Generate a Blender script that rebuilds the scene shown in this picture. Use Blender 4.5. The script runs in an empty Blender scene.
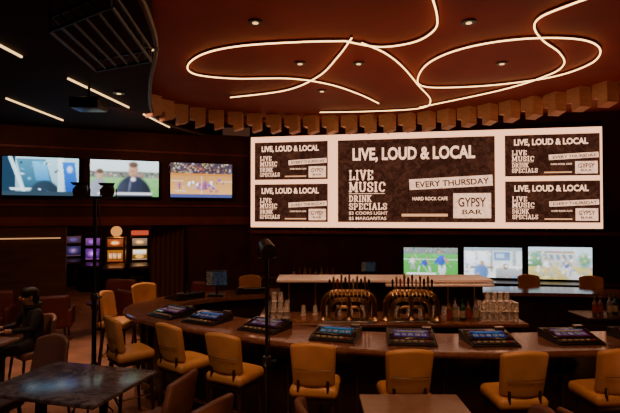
import bpy, bmesh, math, random
from mathutils import Matrix, Vector
random.seed(7)
C = bpy.context.scene
COL = C.collection
PI = math.pi
F = 480.0; HZ = 215.0; CH = 2.3
def X_(px, Y): return (px-310.0)/F*Y
def Z_(py, Y): return CH-(py-HZ)*Y/F
def onz(px, py, z):
    Y = (CH-z)*F/(py-HZ); return (X_(px, Y), Y, z)
ORD = ['first','second','third','fourth','fifth','sixth','seventh','eighth','ninth','tenth','eleventh','twelfth']

# ---------------------------------------------------------------- materials
def mat(name, col, rough=.5, metal=0, noise=0, nscale=8, emit=None, es=0, bump=0, trans=0, coat=0, stretch=None, spec=.5):
    m = bpy.data.materials.new(name); m.use_nodes = True
    nt = m.node_tree; b = nt.nodes['Principled BSDF']
    b.inputs['Base Color'].default_value = (*col, 1)
    b.inputs['Roughness'].default_value = rough
    b.inputs['Metallic'].default_value = metal
    b.inputs['Transmission Weight'].default_value = trans
    b.inputs['Coat Weight'].default_value = coat
    b.inputs['Specular IOR Level'].default_value = spec
    if emit:
        b.inputs['Emission Color'].default_value = (*emit, 1); b.inputs['Emission Strength'].default_value = es
    if noise or bump:
        tc = nt.nodes.new('ShaderNodeTexCoord'); n = nt.nodes.new('ShaderNodeTexNoise')
        n.inputs['Scale'].default_value = nscale; n.inputs['Detail'].default_value = 6
        mp = nt.nodes.new('ShaderNodeMapping')
        if stretch: mp.inputs['Scale'].default_value = stretch
        nt.links.new(tc.outputs['Object'], mp.inputs[0]); nt.links.new(mp.outputs[0], n.inputs['Vector'])
        if noise:
            r = nt.nodes.new('ShaderNodeValToRGB')
            r.color_ramp.elements[0].position = .3; r.color_ramp.elements[1].position = .7
            r.color_ramp.elements[0].color = (*[c*(1-noise) for c in col], 1)
            r.color_ramp.elements[1].color = (*[min(1, c*(1+noise)) for c in col], 1)
            nt.links.new(n.outputs['Fac'], r.inputs[0]); nt.links.new(r.outputs[0], b.inputs['Base Color'])
        if bump:
            bp = nt.nodes.new('ShaderNodeBump'); bp.inputs['Strength'].default_value = bump; bp.inputs['Distance'].default_value = .01
            nt.links.new(n.outputs['Fac'], bp.inputs['Height']); nt.links.new(bp.outputs[0], b.inputs['Normal'])
    return m
def noisecol(name, dark, light, scale=3, rough=.15, p0=.45, p1=.72, emit=0, detail=9, spec=.5):
    m = mat(name, dark, rough, spec=spec); nt = m.node_tree; b = nt.nodes['Principled BSDF']
    tc = nt.nodes.new('ShaderNodeTexCoord'); w = nt.nodes.new('ShaderNodeTexNoise')
    w.inputs['Scale'].default_value = scale; w.inputs['Distortion'].default_value = 1.6; w.inputs['Detail'].default_value = detail; w.inputs['Roughness'].default_value = .65
    r = nt.nodes.new('ShaderNodeValToRGB'); r.color_ramp.elements[0].position = p0; r.color_ramp.elements[1].position = p1
    r.color_ramp.elements[0].color = (*dark, 1); r.color_ramp.elements[1].color = (*light, 1)
    nt.links.new(tc.outputs['Object'], w.inputs['Vector']); nt.links.new(w.outputs['Fac'], r.inputs[0])
    if emit:
        nt.links.new(r.outputs[0], b.inputs['Emission Color']); b.inputs['Emission Strength'].default_value = emit; b.inputs['Base Color'].default_value = (.01, .006, .005, 1)
    else: nt.links.new(r.outputs[0], b.inputs['Base Color'])
    return m
def picmat(name, s):
    m = bpy.data.materials.new(name); m.use_nodes = True; nt = m.node_tree
    nt.nodes.clear(); o = nt.nodes.new('ShaderNodeOutputMaterial'); e = nt.nodes.new('ShaderNodeEmission'); a = nt.nodes.new('ShaderNodeAttribute')
    a.attribute_name = 'Col'; e.inputs['Strength'].default_value = s
    nt.links.new(a.outputs['Color'], e.inputs[0]); nt.links.new(e.outputs[0], o.inputs[0]); return m
def em(name, col, s): return mat(name, (0, 0, 0), .6, emit=col, es=s)

M = dict(
 floor=mat('floor_carpet', (.27,.12,.068), .7, noise=.3, nscale=2.2, bump=.1),
 ceil=mat('ceiling_red', (.24,.036,.017), .6, noise=.12, nscale=1.5, spec=.15),
 ceil2=mat('ceiling_dark', (.026,.009,.005), .8, noise=.2, nscale=2, spec=.1),
 wall=mat('wall_dark', (.055,.015,.009), .6, noise=.25, nscale=3, spec=.25),
 wallred=mat('wall_red', (.14,.024,.014), .5, noise=.25, nscale=3),
 panel=mat('wall_brown', (.08,.030,.017), .5, noise=.3, nscale=2, stretch=(1,1,6)),
 black=mat('black_plastic', (.012,.011,.011), .35),
 blackm=mat('black_metal', (.010,.009,.009), .4, metal=.4),
 glossblack=mat('gloss_black', (.01,.008,.008), .12, coat=.5),
 gold=mat('gold_vinyl', (.60,.285,.085), .45, noise=.14, nscale=5, bump=.15),
 wood=mat('dark_wood', (.042,.018,.010), .35, noise=.3, nscale=4, stretch=(1,1,8)),
 brass=mat('brass', (.62,.42,.21), .30, metal=1, noise=.25, nscale=20),
 copper=mat('copper', (.60,.37,.19), .28, metal=1, noise=.25, nscale=20),
 steel=mat('steel', (.40,.36,.34), .3, metal=1),
 bartop=noisecol('bar_top', (.16,.062,.036), (.25,.11,.066), 5, .13),
 barfront=mat('bar_front', (.030,.013,.009), .3, noise=.3, nscale=3, stretch=(3,3,.3)),
 table=noisecol('table_marble', (.055,.046,.050), (.24,.205,.215), 4.5, .18, .38, .66),
 table2=noisecol('table_brown', (.24,.14,.095), (.34,.215,.15), 4, .3),
 taupe=mat('taupe_vinyl', (.17,.080,.052), .45, noise=.12, nscale=5, bump=.1),
 maroon=mat('maroon_vinyl', (.11,.020,.014), .5, noise=.15, nscale=5),
 baffle=mat('baffle_wood', (.70,.42,.29), .55, noise=.12, nscale=4, stretch=(1,1,6)),
 pale=mat('pale_stone', (.85,.66,.57), .35, noise=.06, nscale=6),
 glass=mat('clear_drinking_glass', (.96,.84,.74), .06, trans=.75),
 curtain=mat('curtain_cloth', (.13,.055,.035), .8, noise=.15, nscale=6, stretch=(4,4,.3)),
 cloth=mat('dark_cloth', (.018,.016,.018), .9, noise=.3, nscale=12, bump=.2),
 denim=mat('dark_trousers', (.02,.02,.03), .9, noise=.3, nscale=12),
 skin=mat('skin', (.50,.27,.18), .5, noise=.06, nscale=9),
 hair=mat('hair', (.012,.008,.006), .6, noise=.3, nscale=20),
 white=mat('white_cloth', (.7,.66,.62), .7, noise=.05),
 led=em('led_warm', (1,.56,.20), 6.0),
 ledline=em('led_line', (1,.60,.24), 2.6),
 down=em('downlight_glow', (1,.50,.16), 2.5),
 border=em('screen_peach', (1,.45,.24), 2.5),
 panelk=noisecol('screen_dark', (.034,.010,.006), (.14,.045,.024), 5, .5, .42, .80, 1.0, 12, .1),
 txt=noisecol('screen_letter', (1.1,.56,.33), (2.2,1.22,.76), 9, .6, .30, .50, 1.0, 12, .1),
 txtd=mat('screen_letter_dark', (.01,.006,.005), .6, emit=(.06,.02,.012), es=1),
 strip=noisecol('screen_strip', (.95,.48,.28), (1.8,.98,.62), 7, .6, .30, .55, 1.0, 12, .1),
 txtg=em('screen_letter_gold', (1,.45,.20), 1.3),
 cove=em('cove_glow', (1,.50,.20), .8),
 top1=em('topper_orange', (1,.36,.08), 1.0),
 pic=picmat('picture', 2.4), picd=picmat('picture_dim', .5), pics=picmat('slot_picture', 2.2),
 green=mat('green_glass', (.02,.07,.03), .12, trans=.3), amber=mat('amber_glass', (.22,.075,.015), .12, trans=.3),
 clear=mat('clear_glass', (.4,.34,.30), .1, trans=.6), labelm=mat('paper_label', (.40,.29,.18), .6, noise=.1),
 redl=mat('red_label', (.28,.03,.02), .5),
)

# ---------------------------------------------------------------- mesh builder
class MB:
    def __init__(s, M=None): s.v = []; s.f = []; s.M = M or Matrix.Identity(4)
    def add(s, vs, fs, M=None):
        k = len(s.v); T = s.M @ M if M is not None else s.M
        s.v += [T @ Vector(v) for v in vs]; s.f += [[i+k for i in f] for f in fs]; return s
    def rbox(s, c, size, r=.01, n=2, mid=1, deform=None, M=None):
        h = [x/2 for x in size]; r = min(r, min(h)*.98)
        ax = []
        for a in range(3):
            e = [-h[a]+r*t/n for t in range(n+1)]
            m = [(-h[a]+r)+(2*(h[a]-r))*t/mid for t in range(1, mid)]
            e2 = [h[a]-r*t/n for t in range(n, -1, -1)]
            ax.append(e+m+e2)
        idx = {}; vs = []; fs = []
        def vid(p):
            k = tuple(round(q, 6) for q in p)
            if k not in idx:
                inn = [max(-(h[a]-r), min(h[a]-r, p[a])) for a in range(3)]
                d = Vector([p[a]-inn[a] for a in range(3)])
                if d.length > 1e-9:
                    q = Vector([math.tan(x/r*PI/4) if r > 0 else 0 for x in d]); q.normalize(); q = Vector(inn)+q*r
                else: q = Vector(p)
                if deform: q = Vector(deform(q))
                idx[k] = len(vs); vs.append(q+Vector(c))
            return idx[k]
        for a in range(3):
            b, g = (a+1) % 3, (a+2) % 3
            for sgn in (-1, 1):
                for i in range(len(ax[b])-1):
                    for j in range(len(ax[g])-1):
                        q = []
                        for (bi, gj) in ((i, j), (i+1, j), (i+1, j+1), (i, j+1)):
                            p = [0, 0, 0]; p[a] = sgn*h[a]; p[b] = ax[b][bi]; p[g] = ax[g][gj]; q.append(vid(p))
                        if sgn < 0: q.reverse()
                        fs.append(q)
        return s.add(vs, fs, M)
    def box(s, x0, x1, y0, y1, z0, z1):
        vs = [(x, y, z) for x in (x0, x1) for y in (y0, y1) for z in (z0, z1)]
        return s.add(vs, [(0,1,3,2),(4,6,7,5),(0,4,5,1),(2,3,7,6),(0,2,6,4),(1,5,7,3)])
    def tube(s, pts, r, n=8, closed=False, cap=True):
        pts = [Vector(p) for p in pts]; N = len(pts); vs = []; fs = []
        rr = r if isinstance(r, (list, tuple)) else [r]*N
        prev = None
        for i, p in enumerate(pts):
            a = pts[(i-1) % N] if (closed or i > 0) else p; b = pts[(i+1) % N] if (closed or i < N-1) else p
            t = (b-a).normalized()
            if prev is None:
                u = t.cross(Vector((0, 0, 1)))
                if u.length < .1: u = t.cross(Vector((1, 0, 0)))
            else: u = prev-t*prev.dot(t)
            u.normalize(); prev = u; w = t.cross(u)
            for k in range(n):
                q = 2*PI*k/n; vs.append(p+u*math.cos(q)*rr[i]+w*math.sin(q)*rr[i])
        for i in range(N if closed else N-1):
            j = (i+1) % N
            for k in range(n): fs.append((i*n+k, i*n+(k+1) % n, j*n+(k+1) % n, j*n+k))
        if cap and not closed: fs.append(list(range(n))[::-1]); fs.append([(N-1)*n+k for k in range(n)])
        return s.add(vs, fs)
    def lathe(s, prof, c=(0, 0, 0), n=16):
        vs = []; fs = []
        for r, z in prof:
            for k in range(n): a = 2*PI*k/n; vs.append((c[0]+r*math.cos(a), c[1]+r*math.sin(a), c[2]+z))
        for i in range(len(prof)-1):
            for k in range(n): fs.append((i*n+k, i*n+(k+1) % n, (i+1)*n+(k+1) % n, (i+1)*n+k))
        fs.append(list(range(n))[::-1]); fs.append([(len(prof)-1)*n+k for k in range(n)])
        return s.add(vs, fs)
    def prism(s, poly, z0, z1):
        n = len(poly); vs = [(x, y, z0) for x, y in poly]+[(x, y, z1) for x, y in poly]
        return s.add(vs, [list(range(n))[::-1], [n+i for i in range(n)]]+[(i, (i+1) % n, n+(i+1) % n, n+i) for i in range(n)])
    def extx(s, poly, x0, x1):
        n = len(poly); vs = [(x0, y, z) for y, z in poly]+[(x1, y, z) for y, z in poly]
        return s.add(vs, [list(range(n)), [n+i for i in range(n)][::-1]]+[(i, n+i, n+(i+1) % n, (i+1) % n) for i in range(n)])
    def ring(s, outer, inner, z0, z1):
        n = len(outer); vs = []
        for L, z in ((outer, z0), (outer, z1), (inner, z1), (inner, z0)): vs += [(p[0], p[1], z) for p in L]
        fs = []
        for q in range(4):
            for i in range(n): j = (i+1) % n; fs.append((q*n+i, q*n+j, ((q+1) % 4)*n+j, ((q+1) % 4)*n+i))
        return s.add(vs, fs)
    def build(s, name, m, parent=None, smooth=True, ang=38):
        me = bpy.data.meshes.new(name); me.from_pydata([tuple(v) for v in s.v], [], s.f)
        bm = bmesh.new(); bm.from_mesh(me); bmesh.ops.recalc_face_normals(bm, faces=bm.faces); bm.to_mesh(me); bm.free()
        me.materials.append(m)
        if smooth:
            me.polygons.foreach_set('use_smooth', [True]*len(me.polygons)); me.set_sharp_from_angle(angle=math.radians(ang))
        o = bpy.data.objects.new(name, me); COL.objects.link(o)
        if parent: o.parent = parent
        return o
def thing(name, label, cat, loc=(0, 0, 0), rz=0, group=None):
    o = bpy.data.objects.new(name, None); COL.objects.link(o); o.empty_display_size = .1
    o.location = loc; o.rotation_euler = (0, 0, rz); return tag(o, label, cat, group)
def tag(o, label, cat, group=None):
    o['label'] = label; o['category'] = cat
    if group: o['group'] = group
    return o
def struct(mb, name, m, smooth=False):
    o = mb.build(name, m, None, smooth); o['kind'] = 'structure'; return o
def dup(root, loc, rz=0, label=None, group=None):
    r = root.copy(); COL.objects.link(r); r.location = loc; r.rotation_euler = (0, 0, rz)
    if label: r['label'] = label
    if group: r['group'] = group
    for ch in list(root.children):
        c = ch.copy(); COL.objects.link(c); c.parent = r
        for g in ch.children:
            d = g.copy(); COL.objects.link(d); d.parent = c
    return r
def catmull(pts, k=8, closed=False):
    out = []; N = len(pts); P = [Vector(p) for p in pts]
    for i in range(N if closed else N-1):
        if closed: a, b, c, d = P[(i-1) % N], P[i], P[(i+1) % N], P[(i+2) % N]
        else: a, b, c, d = P[max(i-1, 0)], P[i], P[i+1], P[min(i+2, N-1)]
        for j in range(k):
            t = j/k; out.append(.5*((2*b)+(c-a)*t+(2*a-5*b+4*c-d)*t*t+(3*b-a-3*c+d)*t**3))
    if not closed: out.append(P[-1])
    return out

# pictures painted as coloured cells on a flat mesh
class Pic:
    def __init__(s, W, H, bg, bg2=None):
        s.W, s.H = W, H; bg2 = bg2 or bg
        s.d = [[tuple(bg[k]+(bg2[k]-bg[k])*j/H for k in range(3)) for _ in range(W)] for j in range(H)]
    def _m(s, j, i, c, a): o = s.d[j][i]; s.d[j][i] = tuple(o[k]*(1-a)+c[k]*a for k in range(3))
    def rect(s, x0, y0, x1, y1, c, c2=None, sk=0):
        c2 = c2 or c
        for j in range(s.H):
            for i in range(s.W):
                u, v = (i+.5)/s.W, (j+.5)/s.H; u2 = u-sk*(v-.5)
                if x0 <= u2 <= x1 and y0 <= v <= y1:
                    t = (v-y0)/max(1e-6, y1-y0); s.d[j][i] = tuple(c[k]+(c2[k]-c[k])*t for k in range(3))
        return s
    def ell(s, cx, cy, rx, ry, c, soft=.15, rot=0):
        cr, sr = math.cos(rot), math.sin(rot); asp = s.W/s.H
        for j in range(s.H):
            for i in range(s.W):
                du, dv = ((i+.5)/s.W-cx)*asp, (j+.5)/s.H-cy
                a_, b_ = du*cr+dv*sr, -du*sr+dv*cr
                q = math.sqrt((a_/(rx*asp))**2+(b_/ry)**2)
                if q <= 1:
                    sh = 1-.40*(a_/(rx*asp)*.7+b_/ry*.4)
                    a = min(1, (1-q)/soft); s._m(j, i, tuple(k*sh for k in c), a)
        return s
    def blobs(s, n, x0, y0, x1, y1, sz, cols, asp=1.0):
        for _ in range(n):
            s.ell(random.uniform(x0, x1), random.uniform(y0, y1), sz*random.uniform(.5, 1.5), sz*asp*random.uniform(.7, 1.8), random.choice(cols), .5, random.uniform(-.8, .8))
        return s
    def fig(s, cx, top, h, shirt, trousers=None, lean=0, skin=(.38,.2,.13)):
        w = h*.25; trousers = trousers or tuple(k*.5 for k in shirt)
        s.ell(cx+lean*.3-w*.18, top+h*.78, w*.18, h*.26, trousers, .3, .15); s.ell(cx-lean*.2+w*.2, top+h*.78, w*.18, h*.26, trousers, .3, -.2)
        s.ell(cx, top+h*.38, w*.40, h*.24, shirt, .3, lean); s.ell(cx-w*.4, top+h*.40, w*.13, h*.2, shirt, .4, .5); s.ell(cx+w*.42, top+h*.38, w*.13, h*.2, skin, .4, -.6)
        s.ell(cx-lean*.1, top+h*.08, w*.17, h*.09, skin, .4); return s
    def blur(s, n=1):
        for _ in range(n):
            o = s.d; s.d = [[tuple(sum(o[min(s.H-1, max(0, j+dj))][min(s.W-1, max(0, i+di))][k]*w for dj, di, w in ((0,0,.4),(0,1,.15),(0,-1,.15),(1,0,.15),(-1,0,.15))) for k in range(3)) for i in range(s.W)] for j in range(s.H)]
        return s
    def noise(s, a, y0=0, y1=1, x0=0, x1=1):
        for j in range(s.H):
            for i in range(s.W):
                if y0 <= (j+.5)/s.H <= y1 and x0 <= (i+.5)/s.W <= x1:
                    k = 1+random.uniform(-a, a); s.d[j][i] = tuple(max(0, q*k) for q in s.d[j][i])
        return s
def picmesh(name, p, w, h, m, parent, MT=None):
    MT = MT or Matrix.Identity(4); W, H = p.W, p.H; vs = []; fs = []; cols = []
    for j in range(H+1):
        for i in range(W+1): vs.append(tuple(MT @ Vector((-w/2+w*i/W, 0, h/2-h*j/H))))
    for j in range(H):
        for i in range(W):
            a = j*(W+1)+i; fs.append((a, a+W+1, a+W+2, a+1)); cols += list((*p.d[j][i], 1))*4
    me = bpy.data.meshes.new(name); me.from_pydata(vs, [], fs)
    at = me.color_attributes.new('Col', 'FLOAT_COLOR', 'CORNER'); at.data.foreach_set('color', cols)
    me.materials.append(m); o = bpy.data.objects.new(name, me); COL.objects.link(o); o.parent = parent; return o

def lettering(body, x0, x1, z0, z1, y, m, parent, bold=.012, rot=0, name='lettering'):
    cu = bpy.data.curves.new('t', 'FONT'); cu.body = body; cu.size = 1; cu.offset = bold; cu.resolution_u = 3; cu.align_x = 'LEFT'
    ob = bpy.data.objects.new('t', cu); COL.objects.link(ob)
    dg = bpy.context.evaluated_depsgraph_get(); me = bpy.data.meshes.new_from_object(ob.evaluated_get(dg))
    bpy.data.objects.remove(ob)
    xs = [v.co.x for v in me.vertices]; ys = [v.co.y for v in me.vertices]
    ax, bx, ay, by = min(xs), max(xs), min(ys), max(ys)
    cx, cz = (x0+x1)/2, (z0+z1)/2; c, s = math.cos(rot), math.sin(rot)
    for v in me.vertices:
        px = (v.co.x-ax)/(bx-ax)*(x1-x0)+x0-cx; pz = (v.co.y-ay)/(by-ay)*(z1-z0)+z0-cz
        v.co = (cx+px*c-pz*s, y, cz+px*s+pz*c)
    me.materials.clear(); me.materials.append(m); me.name = name
    o = bpy.data.objects.new(name, me); COL.objects.link(o); o.parent = parent; return o

# slab serif capitals drawn as strokes: (width, strokes, serifs (x, y, halfwidth))
SL = {
 'L': (.85, [[(.22,0),(.22,1)],[(.22,.08),(.80,.08)],[(.74,.08),(.74,.34)]], [(.22,.94,.2),(.22,.06,.2)]),
 'I': (.5, [[(.25,0),(.25,1)]], [(.25,.94,.22),(.25,.06,.22)]),
 'V': (1.0, [[(.18,1),(.5,.02)],[(.5,.02),(.82,1)]], [(.18,.94,.19),(.82,.94,.19)]),
 'E': (.85, [[(.22,0),(.22,1)],[(.05,.08),(.78,.08)],[(.05,.92),(.78,.92)],[(.22,.5),(.58,.5)],[(.74,.08),(.74,.32)],[(.74,.92),(.74,.70)]], []),
 'M': (1.2, [[(.2,0),(.2,1)],[(.2,.98),(.6,.2)],[(.6,.2),(1.0,.98)],[(1.0,0),(1.0,1)]], [(.2,.06,.2),(1.0,.06,.2),(.14,.94,.12),(1.06,.94,.12)]),
 'U': (1.0, [[(.2,1),(.2,.3),(.32,.08),(.5,.05),(.68,.08),(.8,.3),(.8,1)]], [(.2,.94,.19),(.8,.94,.19)]),
 'S': (.8, [[(.70,.68),(.68,.86),(.5,.94),(.3,.94),(.14,.82),(.14,.66),(.28,.55),(.55,.46),(.68,.34),(.68,.18),(.52,.06),(.3,.06),(.14,.16),(.12,.34)]], []),
 'C': (.9, [[(.80,.66),(.76,.84),(.6,.94),(.38,.94),(.2,.78),(.15,.5),(.2,.22),(.38,.06),(.6,.06),(.78,.2)]], []),
 'D': (.95, [[(.22,0),(.22,1)],[(.05,.08),(.5,.08),(.72,.2),(.82,.5),(.72,.8),(.5,.92),(.05,.92)]], []),
 'R': (1.0, [[(.22,0),(.22,1)],[(.05,.92),(.55,.92),(.74,.82),(.74,.62),(.55,.5),(.22,.5)],[(.5,.5),(.8,.04)]], [(.22,.06,.2),(.86,.06,.12)]),
 'N': (1.05, [[(.2,0),(.2,1)],[(.2,.98),(.85,.04)],[(.85,0),(.85,1)]], [(.2,.06,.19),(.14,.94,.12),(.85,.94,.19)]),
 'K': (1.0, [[(.22,0),(.22,1)],[(.25,.4),(.75,.96)],[(.42,.55),(.8,.04)]], [(.22,.06,.2),(.22,.94,.2),(.8,.94,.17),(.82,.06,.17)]),
 'P': (.9, [[(.22,0),(.22,1)],[(.05,.92),(.55,.92),(.74,.8),(.74,.58),(.55,.44),(.22,.44)]], [(.22,.06,.2)]),
 'A': (1.05, [[(.18,0),(.52,.98)],[(.52,.98),(.86,0)],[(.3,.32),(.74,.32)]], [(.18,.06,.18),(.86,.06,.18)]),
}
def slab(body, x0, x1, z0, z1, y, m, parent):
    tot = sum(SL[c][0]+.10 for c in body)-.10; kx = (x1-x0)/tot; kz = (z1-z0); mb = MB(); cx = 0; k = 0
    for c in body:
        w, st, se = SL[c]
        for pl in st:
            for (ax, az), (bx, bz) in zip(pl, pl[1:]):
                dx, dz = bx-ax, bz-az; L = math.hypot(dx, dz) or 1
                vert = abs(dz)/L; th = .050+.055*vert
                ux, uz = dx/L*.03, dz/L*.03; nx, nz = -dz/L*th, dx/L*th*.9
                q = [(ax-ux+nx,az-uz+nz),(bx+ux+nx,bz+uz+nz),(bx+ux-nx,bz+uz-nz),(ax-ux-nx,az-uz-nz)]
                mb.add([(x0+(cx+a)*kx, y-.0001*k, z0+b*kz) for a, b in q], [(0,1,2,3)]); k += 1
        for sx, sz, hw in se:
            q = [(sx-hw,sz-.055),(sx+hw,sz-.055),(sx+hw,sz+.055),(sx-hw,sz+.055)]
            mb.add([(x0+(cx+a)*kx, y-.0001*k, z0+b*kz) for a, b in q], [(0,1,2,3)]); k += 1
        cx += w+.10
    return mb.build('lettering', m, parent, False)

# ================================================================= SETTING
struct(MB().box(-12, 9, -2, 18, -.15, 0), 'floor', M['floor'])
edge = catmull([(-1.3,-2),(-1.4,2.5),(-1.7,5.1),(-2.4,7.1),(-3.0,9.0),(-3.1,10.4),(-2.3,12.6)], 8)
e2 = [(p[0], p[1]) for p in edge]
struct(MB().prism([(9,-2)]+[(9,12.6)]+e2[::-1], 4.6, 4.75), 'ceiling', M['ceil'])
struct(MB().prism([(-9,-2)]+e2+[(-9,12.6)], 4.25, 4.75), 'ceiling_left', M['ceil2'])
mb = MB(); mb.tube([(p[0]+.02, p[1], 4.27) for p in edge], .035, 6); struct(mb, 'trim_4', M['panel'])
A = Vector((-1.45, 12.25)); Bp = Vector((-8.6, 9.53)); dl = (A-Bp).normalized(); LA = math.atan2(dl.y, dl.x)
nl = Vector((dl.y, -dl.x))
def lwall(name, x0, x1, z0, z1, m, th=.2, off=0):
    def pt(x): t = (x-Bp.x)/dl.x; return Bp+dl*t
    a, b = pt(x0), pt(x1); q = [a+nl*off, b+nl*off, b-nl*(th), a-nl*(th)]
    return struct(MB().prism([(p.x, p.y) for p in q], z0, z1), name, m)
lwall('wall_left_upper', -8.6, -1.45, 2.08, 4.3, M['wall'])
lwall('wall_left_lower', -8.6, -5.45, 0, 2.08, M['panel'])
lwall('wall_left_pier', -2.95, -1.45, 0, 2.08, M['wall'])
lwall('trim_1', -8.6, -1.45, 2.06, 2.26, M['wallred'], th=0, off=.06)
lwall('trim_2', -8.6, -1.45, 2.5, 2.54, M['wallred'], th=0, off=.04)
lwall('trim_5', -8.6, -1.45, 3.78, 3.82, M['wallred'], th=0, off=.03)
S0 = Vector((-1.5, 12.0)); S1 = Vector((6.43, 10.5)); ds = (S1-S0).normalized(); ns = Vector((ds.y, -ds.x)); SA = math.atan2(ds.y, ds.x)
def swall(name, t0, t1, z0, z1, m, o0=-.35, o1=-.12):
    a, b = S0+ds*t0, S0+ds*t1; q = [a+ns*o1, b+ns*o1, b+ns*o0, a+ns*o0]
    return struct(MB().prism([(p.x, p.y) for p in q], z0, z1), name, m)
swall('wall_back', -.05, 10.3, 0, 4.7, M['wall'])
swall('trim_3', 0, 10.2, 1.84, 1.92, M['wallred'], -.12, -.02)
struct(MB().box(8.5, 8.7, -2, 12.6, 0, 4.7), 'wall_right', M['wall'])
struct(MB().box(-8.8, -8.6, -2, 9.7, 0, 4.7), 'wall_left', M['wall'])
struct(MB().box(-9, 9, -2.2, -2, 0, 4.7), 'wall_front', M['wall'])
struct(MB().box(-12, 0, 17, 17.2, 0, 3), 'wall_far', M['wallred'])
a, b = Bp-nl*.2, A-nl*.2
struct(MB().prism([(a.x,a.y),(b.x,b.y),(0,b.y),(0,17.2),(-12,17.2),(-12,a.y)], 2.9, 3.0), 'ceiling_far', M['ceil2'])
struct(MB().box(-.3, 0, 12.7, 17, 0, 2.9), 'wall_far_right', M['wall'])
struct(MB().box(-12.1, -11.9, 9.5, 17, 0, 2.9), 'wall_far_left', M['wall'])

def lpt(px, off=0):
    k = (px-310)/F
    t = (k*Bp.y-Bp.x)/(dl.x-k*dl.y); return Bp+dl*t+nl*off
a, b = lpt(-20, .03), lpt(61, .03)
tag(MB().tube([(a.x, a.y, 1.79), (b.x, b.y, 1.79)], .012).build('strip_light', M['cove']), 'thin dim warm light strip low on the brown wall under the leftmost television', 'light')

# ================================================================= CEILING LIGHT LINES
Zc = 4.56
def ledcurve(pts, label, closed=False, r=.0095):
    P = catmull([onz(x, y, Zc) for x, y in pts], 10, closed)
    t = thing('ceiling_light_line', label, 'ceiling light', (0, 0, 0), 0, 'curving light lines on the ceiling')
    MB().tube(P, r, 6, closed).build('diffuser', M['led'], t)
    MB().tube([p+Vector((0, 0, .022)) for p in P], .016, 6, closed).build('glow_shield', M['wallred'], t)  # tube added above the line to keep its near glow off the ceiling
ledcurve([(345,40),(300,41),(240,45),(203,53),(187,65),(196,74),(235,78),(290,78),(330,84),(360,94),(379,103)], 'glowing ceiling line making the leftmost wide loop and ending over the big screen')
ledcurve([(352,37),(338,56),(318,76),(285,90),(230,97)], 'glowing ceiling line sweeping from the middle joint down to the left')
ledcurve([(345,40),(380,46),(415,41),(435,29),(438,15),(432,-8)], 'glowing ceiling line hooking up from the middle joint to the top edge')
ledcurve([(362,42),(385,52),(403,66),(419,85),(431,100),(420,108),(370,111),(320,112)], 'glowing ceiling line with the sharp bend just above the big screen, ending leftward')
ledcurve([(604,-8),(570,4),(542,16),(536,27),(545,40),(561,52),(565,64),(548,75),(500,90),(420,107)], 'glowing ceiling line entering at top right and crossing the big oval loop')
ledcurve([(418,80),(426,65),(450,52),(490,42),(540,37),(585,39),(602,49),(592,63),(555,76),(500,84),(450,87),(425,86)], 'closed glowing oval loop on the right of the ceiling', True)
def ledstraight(p0, p1, label):
    a, b = onz(*p0, 4.234), onz(*p1, 4.234)
    tag(MB().tube([a, b], .015, 6).build('strip_light', M['ledline']), label, 'ceiling light', 'straight light strips on the dark left ceiling')
ledstraight((-20,35), (20,56), 'straight strip light nearest the camera on the dark left ceiling')
ledstraight((67,78), (128,107), 'long straight strip light in the middle of the dark left ceiling')
ledstraight((143,114), (169,127), 'short straight strip light above the third left television')
ledstraight((5,98), (62,120), 'straight strip light above the leftmost television')
def downlight(px, py, lab, z=4.6):
    x, y, _ = onz(px, py, z)
    t = thing('downlight', lab, 'ceiling light', (x, y, z-.02), 0, 'small round downlights')
    MB().lathe([(.055,0),(.085,0),(.09,.02),(.05,.02)], n=20).build('trim_ring', M['blackm'], t)
    MB().lathe([(.0,-.004),(.035,-.004),(.035,.012)], n=16).build('lens', M['down'], t)
for q in [(300,62,'small round downlight inside the leftmost ceiling loop'),(359,62,'small round downlight beside the middle joint of the light lines'),
          (322,90,'small round downlight just above the wooden baffles, centre'),(503,62,'small round downlight inside the right oval loop'),
          (470,20,'small round downlight between the hook line and the top right line'),(255,20,'small round downlight near the top, left of the light loops')]: downlight(*q)
downlight(150, 47, 'small round downlight in the dark left ceiling beside the hanging frame', 4.25)
downlight(118, 92, 'small round downlight in the dark left ceiling beside the long strip', 4.25)

# hanging truss at upper left
t = thing('lighting_truss', 'black open lighting truss hanging from the dark ceiling at upper left', 'truss', (0, 0, 0))
P = [onz(48, 30, 4.0), onz(95, 70, 4.0), onz(150, 60, 4.0), onz(110, 5, 4.0)]
mb = MB()
for i in range(4):
    a, b = Vector(P[i]), Vector(P[(i+1) % 4])
    for dz in (0, .13): mb.tube([a+Vector((0,0,dz)), b+Vector((0,0,dz))], .018, 6)
    for k in range(6):
        u = a.lerp(b, k/6); w = a.lerp(b, (k+1)/6); mb.tube([u, w+Vector((0,0,.13))], .008, 5)
mb.build('frame', M['blackm'], t)
for i in range(4): MB().tube([Vector(P[i]), (P[i][0], P[i][1], 4.25)], .008, 6).build('hanger', M['blackm'], t)
for k in range(1, 5):
    a = Vector(P[0]).lerp(Vector(P[3]), k/5); b = Vector(P[1]).lerp(Vector(P[2]), k/5); MB().tube([a, b], .014, 6).build('crossbar', M['blackm'], t)
pj = onz(88, 100, 4.0)
t = thing('projector', 'dark box projector hung from the left ceiling between strip lights', 'projector', (pj[0], pj[1], 3.85))
MB().rbox((0,0,.09), (.42,.36,.16), .02).build('body', M['black'], t)
MB().tube([(0,0,.16),(0,0,.4)], .02).build('mount_pole', M['blackm'], t)
MB().tube([(.1,-.17,.09),(.1,-.2,.09)], .05, 14).build('lens', M['glossblack'], t)

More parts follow.
